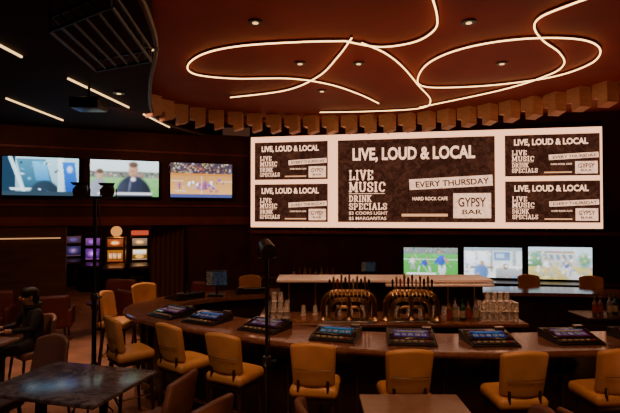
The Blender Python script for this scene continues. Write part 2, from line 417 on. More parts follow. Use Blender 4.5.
# ================================================================= BAFFLES
bp = [(150,95),(168,102),(190,107),(230,112),(300,116),(400,114),(470,107),(530,98),(590,86),(660,72)]
path = catmull([(X_(x, 1104/(HZ-y)), 1104/(HZ-y), 0) for x, y in bp], 14)
protoB = None; acc = 0; nxt = 0
for i in range(len(path)-1):
    seg = path[i+1]-path[i]; L = seg.length
    while nxt <= acc+L:
        p = path[i]+seg*((nxt-acc)/L); an = math.atan2(seg.y, seg.x)
        if protoB is None:
            # chunky block with a stepped lower edge
            prof = [(-.17,0),(.15,0),(.15,-.25),(.03,-.25),(.03,-.42),(-.17,-.36)]
            mb = MB(); mb.M = Matrix.Rotation(PI/2, 4, 'Z'); mb.extx(prof, -.12, .12)
            protoB = mb.build('ceiling_baffle', M['baffle'], None, False); o = protoB
        else: o = protoB.copy(); COL.objects.link(o)
        tag(o, 'chunky stepped pale wooden block in the curved row hanging above the big screen', 'ceiling baffle', 'wooden ceiling baffles')
        o.location = (p.x, p.y, 4.6); o.rotation_euler = (0, 0, an-.40)
        nxt += .44
    acc += L
mb = MB(); mb.tube([p+Vector((0,.34,4.56)) for p in path], .035, 6)
tag(mb.build('cornice', M['wallred']), 'dark red curved cornice running behind the wooden baffles', 'cornice')

# ================================================================= BIG SCREEN
W = (S1-S0).length
t = thing('video_wall', 'huge glowing video wall advertising live music above the bar', 'screen', (S0.x, S0.y, 0), SA)
MB().box(0, W, .0, .1, 1.97, 4.27).build('housing', M['black'], t, False)
MB().box(.03, W-.03, -.02, 0, 2.0, 4.24).build('display', M['border'], t, False)
def u_(px):
    k = (px-310)/F; return (k*S0.y-S0.x)/(ds.x-k*ds.y)
def panel(p0, p1, z0, z1, big):
    x0, x1 = u_(p0), u_(p1); w = x1-x0; h = z1-z0
    p = MB().box(x0, x1, -.03, -.022, z0, z1).build('panel', M['panelk'], t, False)
    def T(s, a, b, c, d, m='txt', bold=.012, rot=0, y=-.036): lettering(s, x0+w*a, x0+w*b, z1-h*d, z1-h*c, y, M[m], p, bold, rot)
    def SLB(s, a, b, c, d): slab(s, x0+w*a, x0+w*b, z1-h*d, z1-h*c, -.034, M['txt'], p)
    def R(a, b, c, d, m='txt', y=-.033, name='banner', rot=0):
        mb = MB(); cx = x0+w*(a+b)/2; cz = z1-h*(c+d)/2
        mb.M = Matrix.Translation((cx, y, cz)) @ Matrix.Rotation(-rot, 4, 'Y'); mb.box(-w*(b-a)/2, w*(b-a)/2, -.001, .001, -h*(d-c)/2, h*(d-c)/2); mb.build(name, M[m], p, False)
    T('LIVE, LOUD & LOCAL', .10, .88, .10, .28, bold=.030)
    SLB('LIVE', .075, .235, .37, .49); SLB('MUSIC', .075, .315, .515, .635)
    R(.075, .31, .652, .658, name='rule')
    if big:
        SLB('DRINK', .075, .225, .675, .755); SLB('SPECIALS', .075, .325, .77, .85)
        T('$2 COORS LIGHT', .075, .33, .872, .915, 'txt', .004); T('$5 MARGARITAS', .075, .32, .935, .978, 'txt', .004)
    else:
        SLB('DRINK', .075, .255, .68, .785); SLB('SPECIALS', .075, .35, .81, .915)
    R(.47, .985, .47, .595, 'strip', rot=.045); T('EVERY THURSDAY', .51, .965, .50, .572, 'txtd', .024, .045)
    T('HARD ROCK CAFE', .49, .71, .70, .74)
    R(.745, .975, .66, .95, 'strip'); T('GYPSY', .775, .945, .71, .82, 'txtd', .02); T('BAR', .80, .92, .85, .905, 'txtd', .02)
    R(.42, .71, .90, .93, 'txtg', name='small_print_bar')
panel(338, 495, 2.13, 4.10, True)
panel(255, 328, 3.17, 4.10, False); panel(255, 328, 2.13, 3.06, False)
panel(505, 600, 3.17, 4.10, False); panel(505, 600, 2.13, 3.06, False)

# ================================================================= TELEVISIONS
def tv(loc, rz, w, h, pic, label, grp):
    t = thing('television', label, 'television', loc, rz, grp)
    MB().rbox((0, .035, 0), (w+.05, .07, h+.05), .012).build('housing', M['glossblack'], t)
    picmesh('screen', pic, w, h, M['pic'], t, Matrix.Translation((0, -.004, 0)))
    MB().rbox((0, .085, 0), (.4, .05, .3), .01).build('wall_mount', M['blackm'], t)
p1 = Pic(120, 66, (.35,.60,.72), (.16,.28,.36)).rect(0,0,.17,1,(.01,.03,.06)).rect(.17,0,.22,1,(.45,.7,.8),None,.2).rect(.24,.05,.62,.85,(.05,.20,.32),(.02,.07,.12),.15)
p1.rect(.42,.10,.60,.60,(.10,.45,.75),(.03,.2,.45),.1).rect(.0,.80,.66,.86,(.55,.68,.75),None,.3).ell(.55,.98,.22,.40,(.015,.03,.05),.15).rect(.72,.0,.80,1,(.65,.82,.90),(.35,.5,.6)).rect(.80,.10,.97,.92,(.01,.14,.60),(.01,.05,.30),.06).ell(.88,.3,.05,.12,(.4,.6,.85),.6).rect(.0,.9,1,1,(.02,.04,.06)).blobs(14,.2,.1,.8,.9,.03,[(.5,.7,.8),(.02,.05,.08),(.1,.3,.5)]).blur(1).noise(.06)
p2 = Pic(110, 62, (.62,.74,.80), (.45,.62,.50)).rect(0,.30,1,.48,(.10,.12,.11),(.16,.22,.16)).blobs(60,0,.30,1,.46,.02,[(.4,.4,.42),(.05,.06,.06),(.35,.15,.12)]).rect(0,.48,1,1,(.20,.42,.16),(.10,.30,.08)).blobs(14,0,.5,1,.95,.06,[(.14,.36,.12),(.25,.48,.18)],.5)
p2.ell(.12,1.0,.17,.52,(.20,.22,.27),.1).ell(.14,.42,.055,.14,(.42,.25,.17),.25).ell(.135,.31,.058,.08,(.10,.06,.04),.3)
p2.ell(.62,1.08,.29,.72,(.020,.024,.045),.12).ell(.44,.95,.09,.42,(.030,.035,.06),.3,.25).ell(.82,.95,.09,.42,(.015,.018,.03),.3,-.25).ell(.62,.27,.082,.22,(.42,.23,.15),.25).ell(.62,.11,.088,.10,(.10,.06,.04),.35).ell(.60,.29,.05,.035,(.20,.10,.07),.9).ell(.62,.40,.035,.03,(.25,.10,.08),.8).ell(.57,.70,.025,.26,(.09,.10,.16),.6,.15).ell(.62,.52,.045,.07,(.6,.6,.65),.4).rect(.10,.89,.90,.95,(.6,.6,.64)).blur(2).noise(.08)
p3 = Pic(110, 62, (.05,.035,.05)).noise(.9).blobs(170,0,0,1,.32,.014,[(.30,.17,.10),(.45,.35,.05),(.12,.10,.16),(.30,.06,.05),(.4,.38,.4),(.02,.015,.02)],1.6)
p3.rect(0,.30,1,.36,(.55,.25,.03),(.35,.07,.02)).rect(0,.36,1,1,(.42,.20,.06),(.62,.31,.10)).ell(.5,.68,.14,.13,(.28,.09,.16),.3).rect(.494,.38,.503,1,(.7,.6,.5)).rect(.0,.52,.20,.535,(.7,.6,.5),None,.2).rect(.0,.80,.20,.815,(.7,.6,.5),None,.2).rect(.8,.52,1,.535,(.7,.6,.5)).rect(0,.91,1,1,(.05,.06,.18))
for k in range(12): p3.fig(random.uniform(.06,.94), random.uniform(.38,.66), .22, random.choice([(.75,.75,.8),(.20,.05,.35)]), None, random.uniform(-.3,.3), (.14,.07,.04))
p3.blur(1).noise(.10)
def ltv(pxc, pic, label):
    q = lpt(pxc, .13); tv((q.x, q.y, 3.14), LA, 1.47, .83, pic, label, 'televisions on the left bulkhead')
ltv(42, p1, 'leftmost wall television showing a pale blue studio picture')
ltv(125, p2, 'middle left television showing a man in a dark coat close up')
ltv(201, p3, 'television nearest the video wall showing a basketball court')
def btv(p0, p1_, pic, label, zc):
    u0, u1 = u_(p0), u_(p1_); uc = (u0+u1)/2; w = (u1-u0)-.03; q = S0+ds*uc+ns*.02
    tv((q.x, q.y, zc), SA, w, w*.545, pic, label, 'televisions under the video wall')
p4 = Pic(100, 56, (.16,.20,.18), (.10,.14,.10)).blobs(50,0,0,1,.22,.02,[(.35,.3,.3),(.05,.08,.06),(.1,.15,.4)]).rect(0,.22,1,1,(.08,.34,.08),(.05,.26,.04)).blobs(14,0,.3,1,.95,.08,[(.10,.40,.10),(.05,.22,.04)],.4).rect(0,.40,1,.42,(.4,.55,.4)).rect(.30,.22,.315,1,(.35,.5,.35),None,.4)
p4.fig(.70,.10,.88,(.03,.07,.45),(.5,.5,.55),.3).fig(.40,.32,.55,(.03,.06,.35),(.4,.4,.45),-.3).fig(.17,.28,.5,(.55,.58,.62)).rect(.05,.88,.6,.95,(.6,.6,.62)).blur(1).noise(.08)
p5 = Pic(100, 56, (.50,.58,.64), (.66,.68,.68)).rect(0,0,1,.10,(.25,.32,.38)).rect(.05,.12,.22,.55,(.85,.90,.92),(.7,.78,.82),.1).rect(.27,.12,.42,.50,(.80,.86,.90),(.65,.72,.78),.08).rect(.46,.1,.50,.8,(.25,.28,.30)).rect(.52,.15,.80,.42,(.10,.18,.35),(.15,.25,.45)).rect(.56,.19,.70,.34,(.35,.5,.75)).rect(.84,0,.90,1,(.30,.34,.38)).rect(0,.62,.48,.70,(.20,.16,.13),None,.2).rect(.55,.60,1,.68,(.75,.76,.76)).rect(.55,.68,1,1,(.35,.36,.38),(.2,.2,.22)).ell(.30,.82,.14,.30,(.08,.16,.38),.2).ell(.31,.52,.045,.10,(.35,.22,.16),.3).ell(.72,.62,.05,.12,(.25,.12,.08),.3).blobs(35,0,.1,1,1,.03,[(.7,.75,.78),(.2,.25,.32),(.45,.3,.2),(.1,.2,.45)]).blur(2).noise(.10)
p6 = Pic(100, 56, (.45,.58,.66), (.55,.62,.62)).rect(.0,.30,.30,.65,(.12,.24,.12),(.08,.18,.08)).rect(.22,.16,.78,.66,(.50,.50,.46),(.40,.38,.34),.15).rect(.20,.12,.80,.18,(.30,.16,.12),None,.2)
for k in range(5): p6.rect(.27+.10*k,.24,.33+.10*k,.40,(.16,.22,.30),None,.15)
p6.rect(0,.60,1,1,(.52,.40,.14),(.34,.28,.10)).rect(.40,.60,.62,1,(.55,.53,.50),(.45,.43,.42),.5).ell(.88,.42,.14,.30,(.10,.26,.16),.5).ell(.10,.32,.14,.24,(.12,.3,.18),.5).fig(.60,.3,.62,(.06,.14,.40),(.3,.3,.32),.3).fig(.30,.35,.5,(.65,.66,.68),None,-.3)
p6.blobs(60,0,.1,1,1,.035,[(.30,.36,.12),(.6,.48,.2),(.6,.68,.72),(.15,.25,.4),(.35,.30,.25)]).blur(2).noise(.10)
btv(403, 458, p4, 'television under the video wall showing green pitch and blue players', 1.21)
btv(463, 522, p5, 'television under the video wall showing a pale room interior', 1.22)
btv(527, 592, p6, 'rightmost television under the video wall showing a busy pale outdoor scene', 1.23)

# ================================================================= BAR
outer = [(4.6,4.6),(3.4,4.5),(2.45,4.44),(1.7,4.38),(.83,4.43),(.02,4.62),(-.65,4.95),(-1.3,5.33),(-1.95,5.72),(-2.38,6.2),(-2.5,6.8),(-2.15,7.5),(-1.3,8.05),(0,8.35),(2,8.45),(4.4,8.35),(5.6,7.8),(6.1,6.5),(5.6,5.1)]
OL = catmull([(x, y, 0) for x, y in outer], 8, True)
def offs(d):
    out = []; n = len(OL)
    for i in range(n):
        tt = (OL[(i+1) % n]-OL[i-1]).normalized(); nn = Vector((-tt.y, tt.x, 0))
        out.append(OL[i]-nn*d)
    return out
c0 = Vector((1.8, 6.4, 0))
_t = offs(.3); SG = 1 if (_t[0]-c0).length < (OL[0]-c0).length else -1
def off(d): return offs(d*SG)
bar = thing('bar_counter', 'long curving bar counter with brown stone top ringing the beer taps', 'bar counter', (0, 0, 0))
top = MB(); top.ring(off(.012), off(.70), .995, 1.05); top.build('counter_top', M['bartop'], bar)
e = MB(); e.tube([p+Vector((0,0,1.02)) for p in off(.012)], .030, 8, True); e.build('edge_trim', M['bartop'], bar)
MB().ring(off(.24), off(.62), .0, .995).build('front_panel', M['barfront'], bar)
L = off(.22)
for i in range(0, len(L), 4):
    p = L[i]; MB().rbox((p.x, p.y, .5), (.03,.03,.96), .004).build('mullion', M['wood'], bar)
MB().tube([p+Vector((0,0,.22)) for p in off(.10)], .022, 8, True).build('foot_rail', M['brass'], bar)
for i in range(0, len(L), 8):
    p, q = off(.10)[i], off(.25)[i]; MB().tube([(p.x,p.y,.22),(q.x,q.y,.22)], .012, 6).build('rail_bracket', M['brass'], bar)

def barpos(px, d, front=True):
    L = off(d); best = None
    for i, p in enumerate(L):
        if (p.y < 6.4) != front: continue
        e = abs(310+F*p.x/p.y-px)
        if best is None or e < best[0]: best = (e, i)
    i = best[1]; n = len(L)
    p = L[i]; bestp = p; be = best[0]
    for j in (i-1, (i+1) % n):
        for k in range(11):
            q = p.lerp(L[j], k/10); ee = abs(310+F*q.x/q.y-px)
            if ee < be: be = ee; bestp = q
    nrm = (off(0)[i]-off(.3)[i]).normalized()
    return bestp, math.atan2(nrm.y, nrm.x)+PI/2

# ---------------------------------------------------------------- bartop gaming terminals
def gamepic(k):
    base = [(.02,.03,.14),(.12,.02,.08),(.02,.08,.12),(.08,.03,.14)][k % 4]
    p = Pic(40, 22, base)
    p.rect(0,0,1,.12,(.22,.17,.32))
    for i in range(5): p.rect(.05+.19*i, .48, .17+.19*i, .84, (.34,.32,.34)); p.rect(.09+.19*i, .55, .13+.19*i, .75, random.choice([(.5,.03,.03),(.03,.03,.05)]))
    p.rect(.10,.20,.90,.34,(.4,.28,.06) if k % 2 else (.06,.22,.45)); return p.blur(1).noise(.6)
def terminal(p, rz, k, label):
    t = thing('gaming_terminal', label, 'gaming terminal', (p.x, p.y, 1.051), rz, 'gaming terminals set along the bar')
    MB().extx([(-.19,0),(-.19,.015),(.13,.085),(.19,.085),(.19,0)], -.235, .235).build('cabinet', M['black'], t, True, 30)
    sl = math.atan2(.070, .32)
    R_ = Matrix.Rotation(-(PI/2-sl), 4, 'X')
    def at(s, o=.003): return Matrix.Translation((0, -.19+s*math.cos(sl)-o*math.sin(sl), .015+s*math.sin(sl)+o*math.cos(sl))) @ R_
    MB().rbox((0,0,0), (.43,.014,.21), .004, M=at(.215, .004)).build('bezel', M['glossblack'], t)
    picmesh('screen', gamepic(k), .34, .145, M['picd'], t, at(.215, .013))
    bpn = MB().rbox((0,0,0), (.42,.012,.065), .004, M=at(.055, .003)).build('button_panel', M['black'], t)
    for i in range(6): MB().rbox((-.15+.06*i,0,0), (.035,.012,.022), .004, M=at(.055, .012)).build('button', M['labelm'] if i < 5 else M['redl'], bpn)
    MB().rbox((.17,.15,.10), (.09,.06,.03), .006).build('bill_slot', M['steel'], t)
names = ['gaming terminal with lit screen on the bar, behind the stool third from the left end','gaming terminal left of the thin black light stand on the bar',
 'gaming terminal behind the middle gold stool','gaming terminal on the bar in front of the right beer tower','gaming terminal on the bar between the two right gold stools','gaming terminal nearest the right edge of the photo']
spots = [(208,.34),(265,.36),(336,.36),(410,.36),(488,.36),(570,.36)]
for k, (px, d) in enumerate(spots):
    p, rz = barpos(px, d); terminal(p, rz, k, names[k])
for k, (px, nm) in enumerate([(172,'gaming terminal on the rounded left end of the bar'),(640,'gaming terminal just past the right edge on the bar')]):
    p, rz = barpos(px, .36); terminal(p, rz, k+1, nm)
for k, (px, nm) in enumerate([(185,'far side gaming terminal nearest the left end of the bar'),(250,'far side gaming terminal left of the tap island')]):
    p, rz = barpos(px, .36, False); terminal(p, rz, k, nm)

# ---------------------------------------------------------------- stools
def make_stool():
    t = thing('bar_stool', '', 'bar stool')
    MB().rbox((0,.0,.745), (.43,.42,.10), .045, 3, 4, deform=lambda v: (v.x, v.y, v.z+.012*(1-(v.x/.22)**2)*(v.z > 0))).build('seat', M['gold'], t)
    b = MB().rbox((0,-.215,.985), (.41,.065,.36), .032, 4, 6, deform=lambda v: (v.x*(.95+.28*v.z), v.y+1.1*v.x*v.x-.20*v.z, v.z+.035*(1-(v.x/.205)**2)*(v.z > 0)-.01*(1-(v.x/.205)**2)*(v.z < 0))).build('backrest', M['gold'], t)
    MB().tube([(-.16,-.225,.96),(-.09,-.248,.96),(0,-.256,.96),(.09,-.248,.96),(.16,-.225,.96)], .003, 5).build('seam', M['wood'], b)
    for s in (-1, 1): MB().tube([(s*.13,-.16,.70),(s*.13,-.20,.76),(s*.13,-.20,.86)], .014, 6).build('back_bracket', M['wood'], t)
    MB().rbox((0,0,.68), (.38,.37,.05), .01).build('seat_frame', M['wood'], t)
    for sx in (-1, 1):
        for sy in (-1, 1):
            MB().tube([(sx*.16,sy*.15,.67),(sx*.205,sy*.195,0)], [.024,.016], 6).build('leg', M['wood'], t)
    q = [(-.187,-.177),(.187,-.177),(.187,.177),(-.187,.177)]
    MB().tube([(x,y,.30) for x,y in q], .012, 6, True).build('footrest', M['brass'], t)
    return t
st = make_stool(); first = True
def stool(bx, by, deg, label, grp):
    global first
    a = math.radians(deg); fx, fy = -math.sin(a), math.cos(a)
    loc = (bx+fx*.235, by+fy*.235, 0)
    if first: st.location = loc; st.rotation_euler = (0,0,a); st['label'] = label; st['group'] = grp; first = False
    else: dup(st, loc, a, label, grp)
g = 'gold bar stools along the near side of the bar'
stool(-2.20,5.28,-48, 'gold bar stool turned sideways at the left end of the near side', g)
stool(-1.47,4.92,-38, 'second gold bar stool from the left on the near side of the bar', g)
stool(-.84,4.52,-28, 'gold bar stool just left of the thin black light stand', g)
stool(.02,4.17,-8, 'gold bar stool in the middle, right of the thin black light stand', g)
stool(.83,3.98,2, 'gold bar stool directly behind the brown table at bottom centre', g)
stool(1.76,3.92,4, 'gold bar stool second from the right edge of the photo', g)
stool(2.60,4.0,6, 'gold bar stool cut off by the right edge of the photo', g)
g = 'gold bar stools around the far side of the bar'
stool(-3.0,7.0,-95, 'gold bar stool at the rounded left tip of the bar, far side', g)
stool(-2.72,7.85,-140, 'gold bar stool second along the far side from the left tip', g)
stool(-1.1,8.85,-172, 'far side gold bar stool just left of the tap island', g)
stool(4.05,8.95,178, 'far side gold bar stool below the middle of the lower televisions', g)
stool(5.1,8.75,165, 'far side gold bar stool below the rightmost lower television', g)

# ================================================================= TAP ISLAND
t = thing('tap_island', 'central bar island with pale raised shelf behind the beer taps', 'bar island', (0, 0, 0))
MB().rbox((1.02,6.55,.45), (3.3,.95,.90), .01).build('cabinet', M['barfront'], t)
MB().rbox((1.02,6.50,.925), (3.4,1.05,.05), .012).build('worktop', M['bartop'], t)
MB().rbox((1.02,6.92,1.16), (2.9,.10,.42), .01).build('riser', M['wall'], t)
MB().rbox((1.02,6.82,1.40), (2.95,.58,.04), .012).build('raised_shelf', M['pale'], t)
MB().rbox((1.75,6.50,1.352), (1.45,.10,.035), .01).build('lower_shelf_lip', M['pale'], t)
for k in range(8): MB().rbox((-.3+.377*k,6.86,1.16), (.02,.02,.42), .003).build('riser_mullion', M['brass'], t)
hb = [M['blackm'], M['brass'], M['redl'], M['brass'], M['black'], M['copper'], M['labelm'], M['brass'], M['black'], M['brass'], M['blackm']]
def tower(x0, w, label):
    t = thing('beer_tower', label, 'beer tap', (x0+w/2, 6.18, .951), 0, 'copper beer towers')
    def arch(w, h, r, rad, y, nm, m):
        pts = [(-w/2,y,0),(-w/2,y,.08)]+[(-w/2+r-r*math.cos(a), y, h-r+r*math.sin(a)) for a in [i*PI/12 for i in range(0, 7)]]
        pts += [(-p[0], p[1], p[2]) for p in pts[::-1]]
        MB().tube(pts, rad, 14).build(nm, m, t)
    h = .36
    arch(w+.06, h, .17, .036, 0, 'arched_pipe', M['copper'])
    arch(w-.10, .26, .13, .028, .02, 'inner_pipe', M['brass'])
    arch(w-.28, .17, .08, .020, .0, 'small_pipe', M['copper'])
    MB().lathe([(.045,.0),(.03,.05),(.022,.14),(.036,.2),(.022,.28),(.032,h-.04)], (0,0,0)).build('centre_column', M['brass'], t)
    for s in (-1, 0, 1): MB().lathe([(.062,0),(.062,.012),(.044,.03),(.038,.05)], (s*(w/2+.03),0,0)).build('flange', M['brass'], t)
    MB().rbox((0,-.10,.01), (w+.05,.16,.02), .006).build('drip_tray', M['steel'], t)
    n = 11
    for i in range(n):
        x = -w/2+.05+(w-.10)*i/(n-1)
        f = MB(); f.tube([(x,-.03,h),(x,-.07,h),(x,-.10,h-.03),(x,-.105,h-.10)], [.012,.011,.010,.008], 8); f.tube([(x,-.06,h),(x,-.06,h+.045)], .008, 8)
        f = f.build('faucet', M['brass'], t)
        hh = [.13,.17,.14,.20,.16,.19,.14,.18,.14,.17,.13][i]
        MB().lathe([(.006,0),(.010,.02),(.013,hh*.6),(.017,hh*.85),(.009,hh),(.002,hh+.005)], (x,-.06,h+.04), 10).build('tap_handle', hb[i], f)
tower(.20, .60, 'left copper beer tower with arched pipe and row of tap handles')
tower(1.0, .60, 'right copper beer tower with arched pipe and row of tap handles')

def make_bottle(gm, lm, h=.30, r=.037):
    t = thing('bottle', '', 'bottle')
    MB().lathe([(r*.9,0),(r,.01),(r,h*.58),(r*.8,h*.68),(r*.38,h*.76),(r*.34,h*.94),(r*.40,h*.95),(r*.40,h*.97)], n=14).build('glass_body', gm, t)
    MB().lathe([(r*1.02,h*.15),(r*1.02,h*.48)], n=14).build('paper_label', lm, t)
    MB().lathe([(r*.42,h*.95),(r*.42,h),(r*.38,h*1.01)], n=12).build('cap', M['black'], t)
    return t
BP = [(make_bottle(M['green'], M['labelm'], .27), 'green'), (make_bottle(M['amber'], M['redl'], .25, .035), 'amber'), (make_bottle(M['clear'], M['labelm'], .28), 'clear')]
usedb = [0, 0, 0]
def bottle(k, loc, label, grp):
    o, c = BP[k]
    if not usedb[k]: o.location = loc; o['label'] = label; o['group'] = grp; usedb[k] = 1
    else: dup(o, loc, random.random()*3, label, grp)
for i in range(5):
    k = [1,2,0,1,2][i]
    bottle(k, (1.78+.085*i, 6.16+.03*(i % 2), .951), '%s bottle, %s from the left beside the right beer tower' % (BP[k][1], ORD[i]), 'bottles beside the right beer tower')
for i in range(8):
    k = [0,1,2,1,0,2,1,1][i]
    bottle(k, (-.38+.13*i, 11.44-.025*i, .832), '%s bottle, %s from the left on the dark back counter' % (BP[k][1], ORD[i]), 'bottles on the back counter')
t = thing('back_counter', 'low dark back counter along the wall under the televisions', 'counter', (S0.x, S0.y, 0), SA)
MB().box(.3, 8.3, -.55, .08, 0, .79).build('cabinet', M['barfront'], t, False)
MB().rbox((4.3,-.25,.81), (8.1,.66,.04), .01).build('worktop', M['wood'], t)
def pos(x, y, z, rz, label):
    t = thing('cash_register', label, 'cash register', (x, y, z), rz, 'cash register screens')
    MB().rbox((0,0,.02), (.24,.2,.04), .01).build('base', M['black'], t)
    MB().tube([(0,.02,.03),(0,.04,.2)], .02).build('neck', M['blackm'], t)
    MB().rbox((0,.02,.27), (.36,.03,.25), .01).build('monitor', M['black'], t)
    picmesh('screen', Pic(16,10,(.03,.035,.05)).rect(0,0,.3,1,(.08,.05,.03)).noise(.5), .32, .21, M['picd'], t, Matrix.Translation((0,.002,.27)))
pos(1.35, 11.12, .832, SA, 'cash register screen on the back counter right of the bottles')
p, rz = barpos(217, .5, False); pos(p.x, p.y, 1.051, 0, 'cash register screen on the far side of the bar left of the island')

gp = None
def glasses(cx, cy, z, nx, ny, nz, where, grp, lone=False):
    global gp
    for c in range(nz):
        for a in range(nx-(c if c > 1 else 0)):
            for b in range(max(1, ny-(c if c > 1 else 0))):
                sp = .16 if lone else .082; k = nx-(c if c > 1 else 0); kk = max(1, ny-(c if c > 1 else 0))
                loc = (cx+(a-(k-1)/2)*sp, cy+(b-(kk-1)/2)*.082, z+c*.118)
                if gp is None:
                    gp = MB().lathe([(.039,0),(.036,.004),(.028,.11),(.026,.115)], n=14).build('drinking_glass', M['glass']); o = gp
                else: o = gp.copy(); COL.objects.link(o)
                o.location = loc
                tag(o, ('upturned clear glass standing %s' if lone else 'upturned clear glass stacked %s') % where, 'glass', grp)
glasses(-.42, 6.22, .951, 4, 3, 3, 'at the left end of the tap island', 'glasses stacked at the left of the island')
glasses(2.42, 6.22, .951, 6, 3, 3, 'at the right end of the tap island', 'glasses stacked at the right of the island')
glasses(.95, 6.55, .951, 14, 2, 1, 'in rows behind the beer towers', 'glasses in rows behind the beer towers', True)
t = thing('service_station', 'small dark service station with bottles inside the bar at the right', 'cabinet', (4.35, 6.9, 0))
MB().rbox((0,0,.42), (1.0,.5,.84), .01).build('cabinet', M['barfront'], t)
MB().rbox((0,0,.86), (1.04,.54,.04), .01).build('worktop', M['wood'], t)
for i in range(6):
    k = [1,1,2,0,1,2][i]
    bottle(k, (4.05+.105*i, 6.85+.04*(i % 2), .881), '%s bottle, %s from the left on the right service station' % (BP[k][1], ORD[i]), 'bottles on the service station')

# ================================================================= FRONT TABLES & CHAIRS
def table(cx, cy, w, d, rz, label, z=.75, m='table'):
    t = thing('dining_table', label, 'table', (cx, cy, 0), rz)
    MB().rbox((0,0,z-.018), (w,d,.036), .008).build('tabletop', M[m], t)
    MB().rbox((0,0,z-.05), (w-.12,d-.12,.03), .004).build('apron', M['wood'], t)
    for s in ((-1, 1) if w > 1.1 else (0,)):
        MB().lathe([(.045,.02),(.04,.06),(.036,z-.06)], (s*w*.28,0,0)).build('pedestal', M['blackm'], t)
        MB().lathe([(.24,0),(.24,.012),(.06,.03),(.045,.04)], (s*w*.28,0,0), 28).build('base', M['blackm'], t)
table(-2.225, 4.53, 1.22, .92, math.radians(-15.4), 'mottled grey marble table at the bottom left corner')
table(.78, 3.46, .78, .80, 0, 'square brown stone table at bottom centre in front of the gold stool', .87, 'table2')
table(-4.2, 5.85, .95, .7, math.radians(-10), 'small table in front of the seated person at the left edge', .75, 'table2')
def make_chair():
    t = thing('dining_chair', '', 'chair')
    MB().rbox((0,0,.44), (.48,.46,.10), .04, 3, 3).build('seat', M['taupe'], t)
    MB().rbox((0,-.21,.65), (.50,.06,.44), .03, 3, 6, deform=lambda v: (v.x*(1-.35*max(0,v.z)), v.y+1.2*v.x*v.x-.2*v.z, v.z+.05*(1-(v.x/.25)**2)*(v.z > 0))).build('backrest', M['taupe'], t)
    for sx in (-1, 1):
        for sy in (-1, 1): MB().tube([(sx*.19,sy*.18,.41),(sx*.22,sy*.22,0)], [.02,.013], 8).build('leg', M['wood'], t)
    return t
ch = make_chair(); cf = True
def chair(x, y, deg, label):
    global cf
    a = math.radians(deg)
    if cf: ch.location = (x,y,0); ch.rotation_euler = (0,0,a); ch['label'] = label; ch['group'] = 'taupe chairs around the front tables'; cf = False
    else: dup(ch, (x,y,0), a, label, 'taupe chairs around the front tables')
chair(-1.30, 4.32, 75, 'taupe padded chair on the right side of the left marble table')
chair(-.90, 3.78, 60, 'taupe padded chair nearest the camera right of the left marble table')
chair(-3.02, 5.38, 160, 'taupe padded chair on the far side of the left marble table')
chair(-3.14, 4.70, -105, 'taupe padded chair at the left end of the left marble table')
chair(.16, 3.62, -80, 'taupe padded chair left of the centre brown table')
chair(1.46, 3.46, 80, 'taupe padded chair right of the centre brown table')
chair(2.08, 3.42, -78, 'taupe padded chair at the bottom right, below the right stools')

def make_arm():
    t = thing('armchair', '', 'armchair')
    MB().rbox((0,0,.34), (.62,.6,.2), .05, 3, 2).build('seat', M['maroon'], t)
    MB().rbox((0,-.27,.60), (.72,.14,.50), .06, 3, 4, deform=lambda v: (v.x, v.y+.3*v.x*v.x-.12*v.z, v.z)).build('backrest', M['maroon'], t)
    for s in (-1, 1): MB().rbox((s*.34,0,.42), (.11,.6,.34), .045, 3, 2).build('armrest', M['maroon'], t)
    for sx in (-1, 1):
        for sy in (-1, 1): MB().tube([(sx*.27,sy*.24,.25),(sx*.29,sy*.26,0)], [.022,.015], 8).build('leg', M['wood'], t)
    return t
ar = make_arm()
L = [(-4.8,8.9,20,'dark maroon armchair nearest the seated person'),(-3.35,9.5,-30,'dark maroon armchair in front of the brown curtain column'),
     (-6.0,9.0,-160,'dark maroon armchair against the brown wall at the left edge'),(-2.4,10.2,150,'dark maroon armchair by the pier right of the curtain column'),
     (-4.3,10.6,170,'dark maroon armchair in front of the slot machines')]
for i, (x, y, d, lb) in enumerate(L):
    if i == 0: ar.location = (x,y,0); ar.rotation_euler = (0,0,math.radians(d)); ar['label'] = lb; ar['group'] = 'maroon lounge armchairs'
    else: dup(ar, (x,y,0), math.radians(d), lb, 'maroon lounge armchairs')
t = thing('side_table', 'small round dark side table between the maroon armchairs', 'table', (-4.25, 9.75, 0))
MB().lathe([(.24,.50),(.25,.51),(.25,.53),(.24,.54)], n=28).build('tabletop', M['wood'], t)
MB().lathe([(.16,0),(.16,.012),(.03,.03),(.025,.5)]).build('pedestal', M['blackm'], t)

# ================================================================= LIGHT STANDS
def stand(x, y, h, label, s=1, sp=.30):
    t = thing('light_stand', label, 'light stand', (x, y, 0), .3)
    MB().tube([(0,0,.12),(0,0,h*.55)], .026*s, 10).build('lower_pole', M['blackm'], t)
    MB().tube([(0,0,h*.5),(0,0,h)], .020*s, 10).build('upper_pole', M['blackm'], t)
    c = MB().lathe([(.034,0),(.038,.01),(.038,.07),(.032,.08)], (0,0,h*.53)).build('collar', M['black'], t)
    MB().tube([(.02,0,h*.53+.035),(.08,0,h*.53+.035)], .014, 8).build('knob', M['black'], c)
    for k in range(3):
        a = k*2*PI/3+.4; l = MB().tube([(.02*math.cos(a),.02*math.sin(a),.62),(sp*math.cos(a),sp*math.sin(a),.015)], .011, 8).build('leg', M['blackm'], t)
        MB().lathe([(.018,0),(.018,.03)], (sp*math.cos(a),sp*math.sin(a),0), 10).build('rubber_foot', M['black'], l)
        MB().tube([(0,0,.22),(sp*.5*math.cos(a),sp*.5*math.sin(a),.32)], .007, 6).build('brace', M['blackm'], t)
    return t
t = stand(X_(95,5.5), 5.5, 2.50, 'tall thin black light stand in front of the left stools')
MB().tube([(-.24,0,2.50),(.24,0,2.50)], .018, 8).build('crossbar', M['blackm'], t)
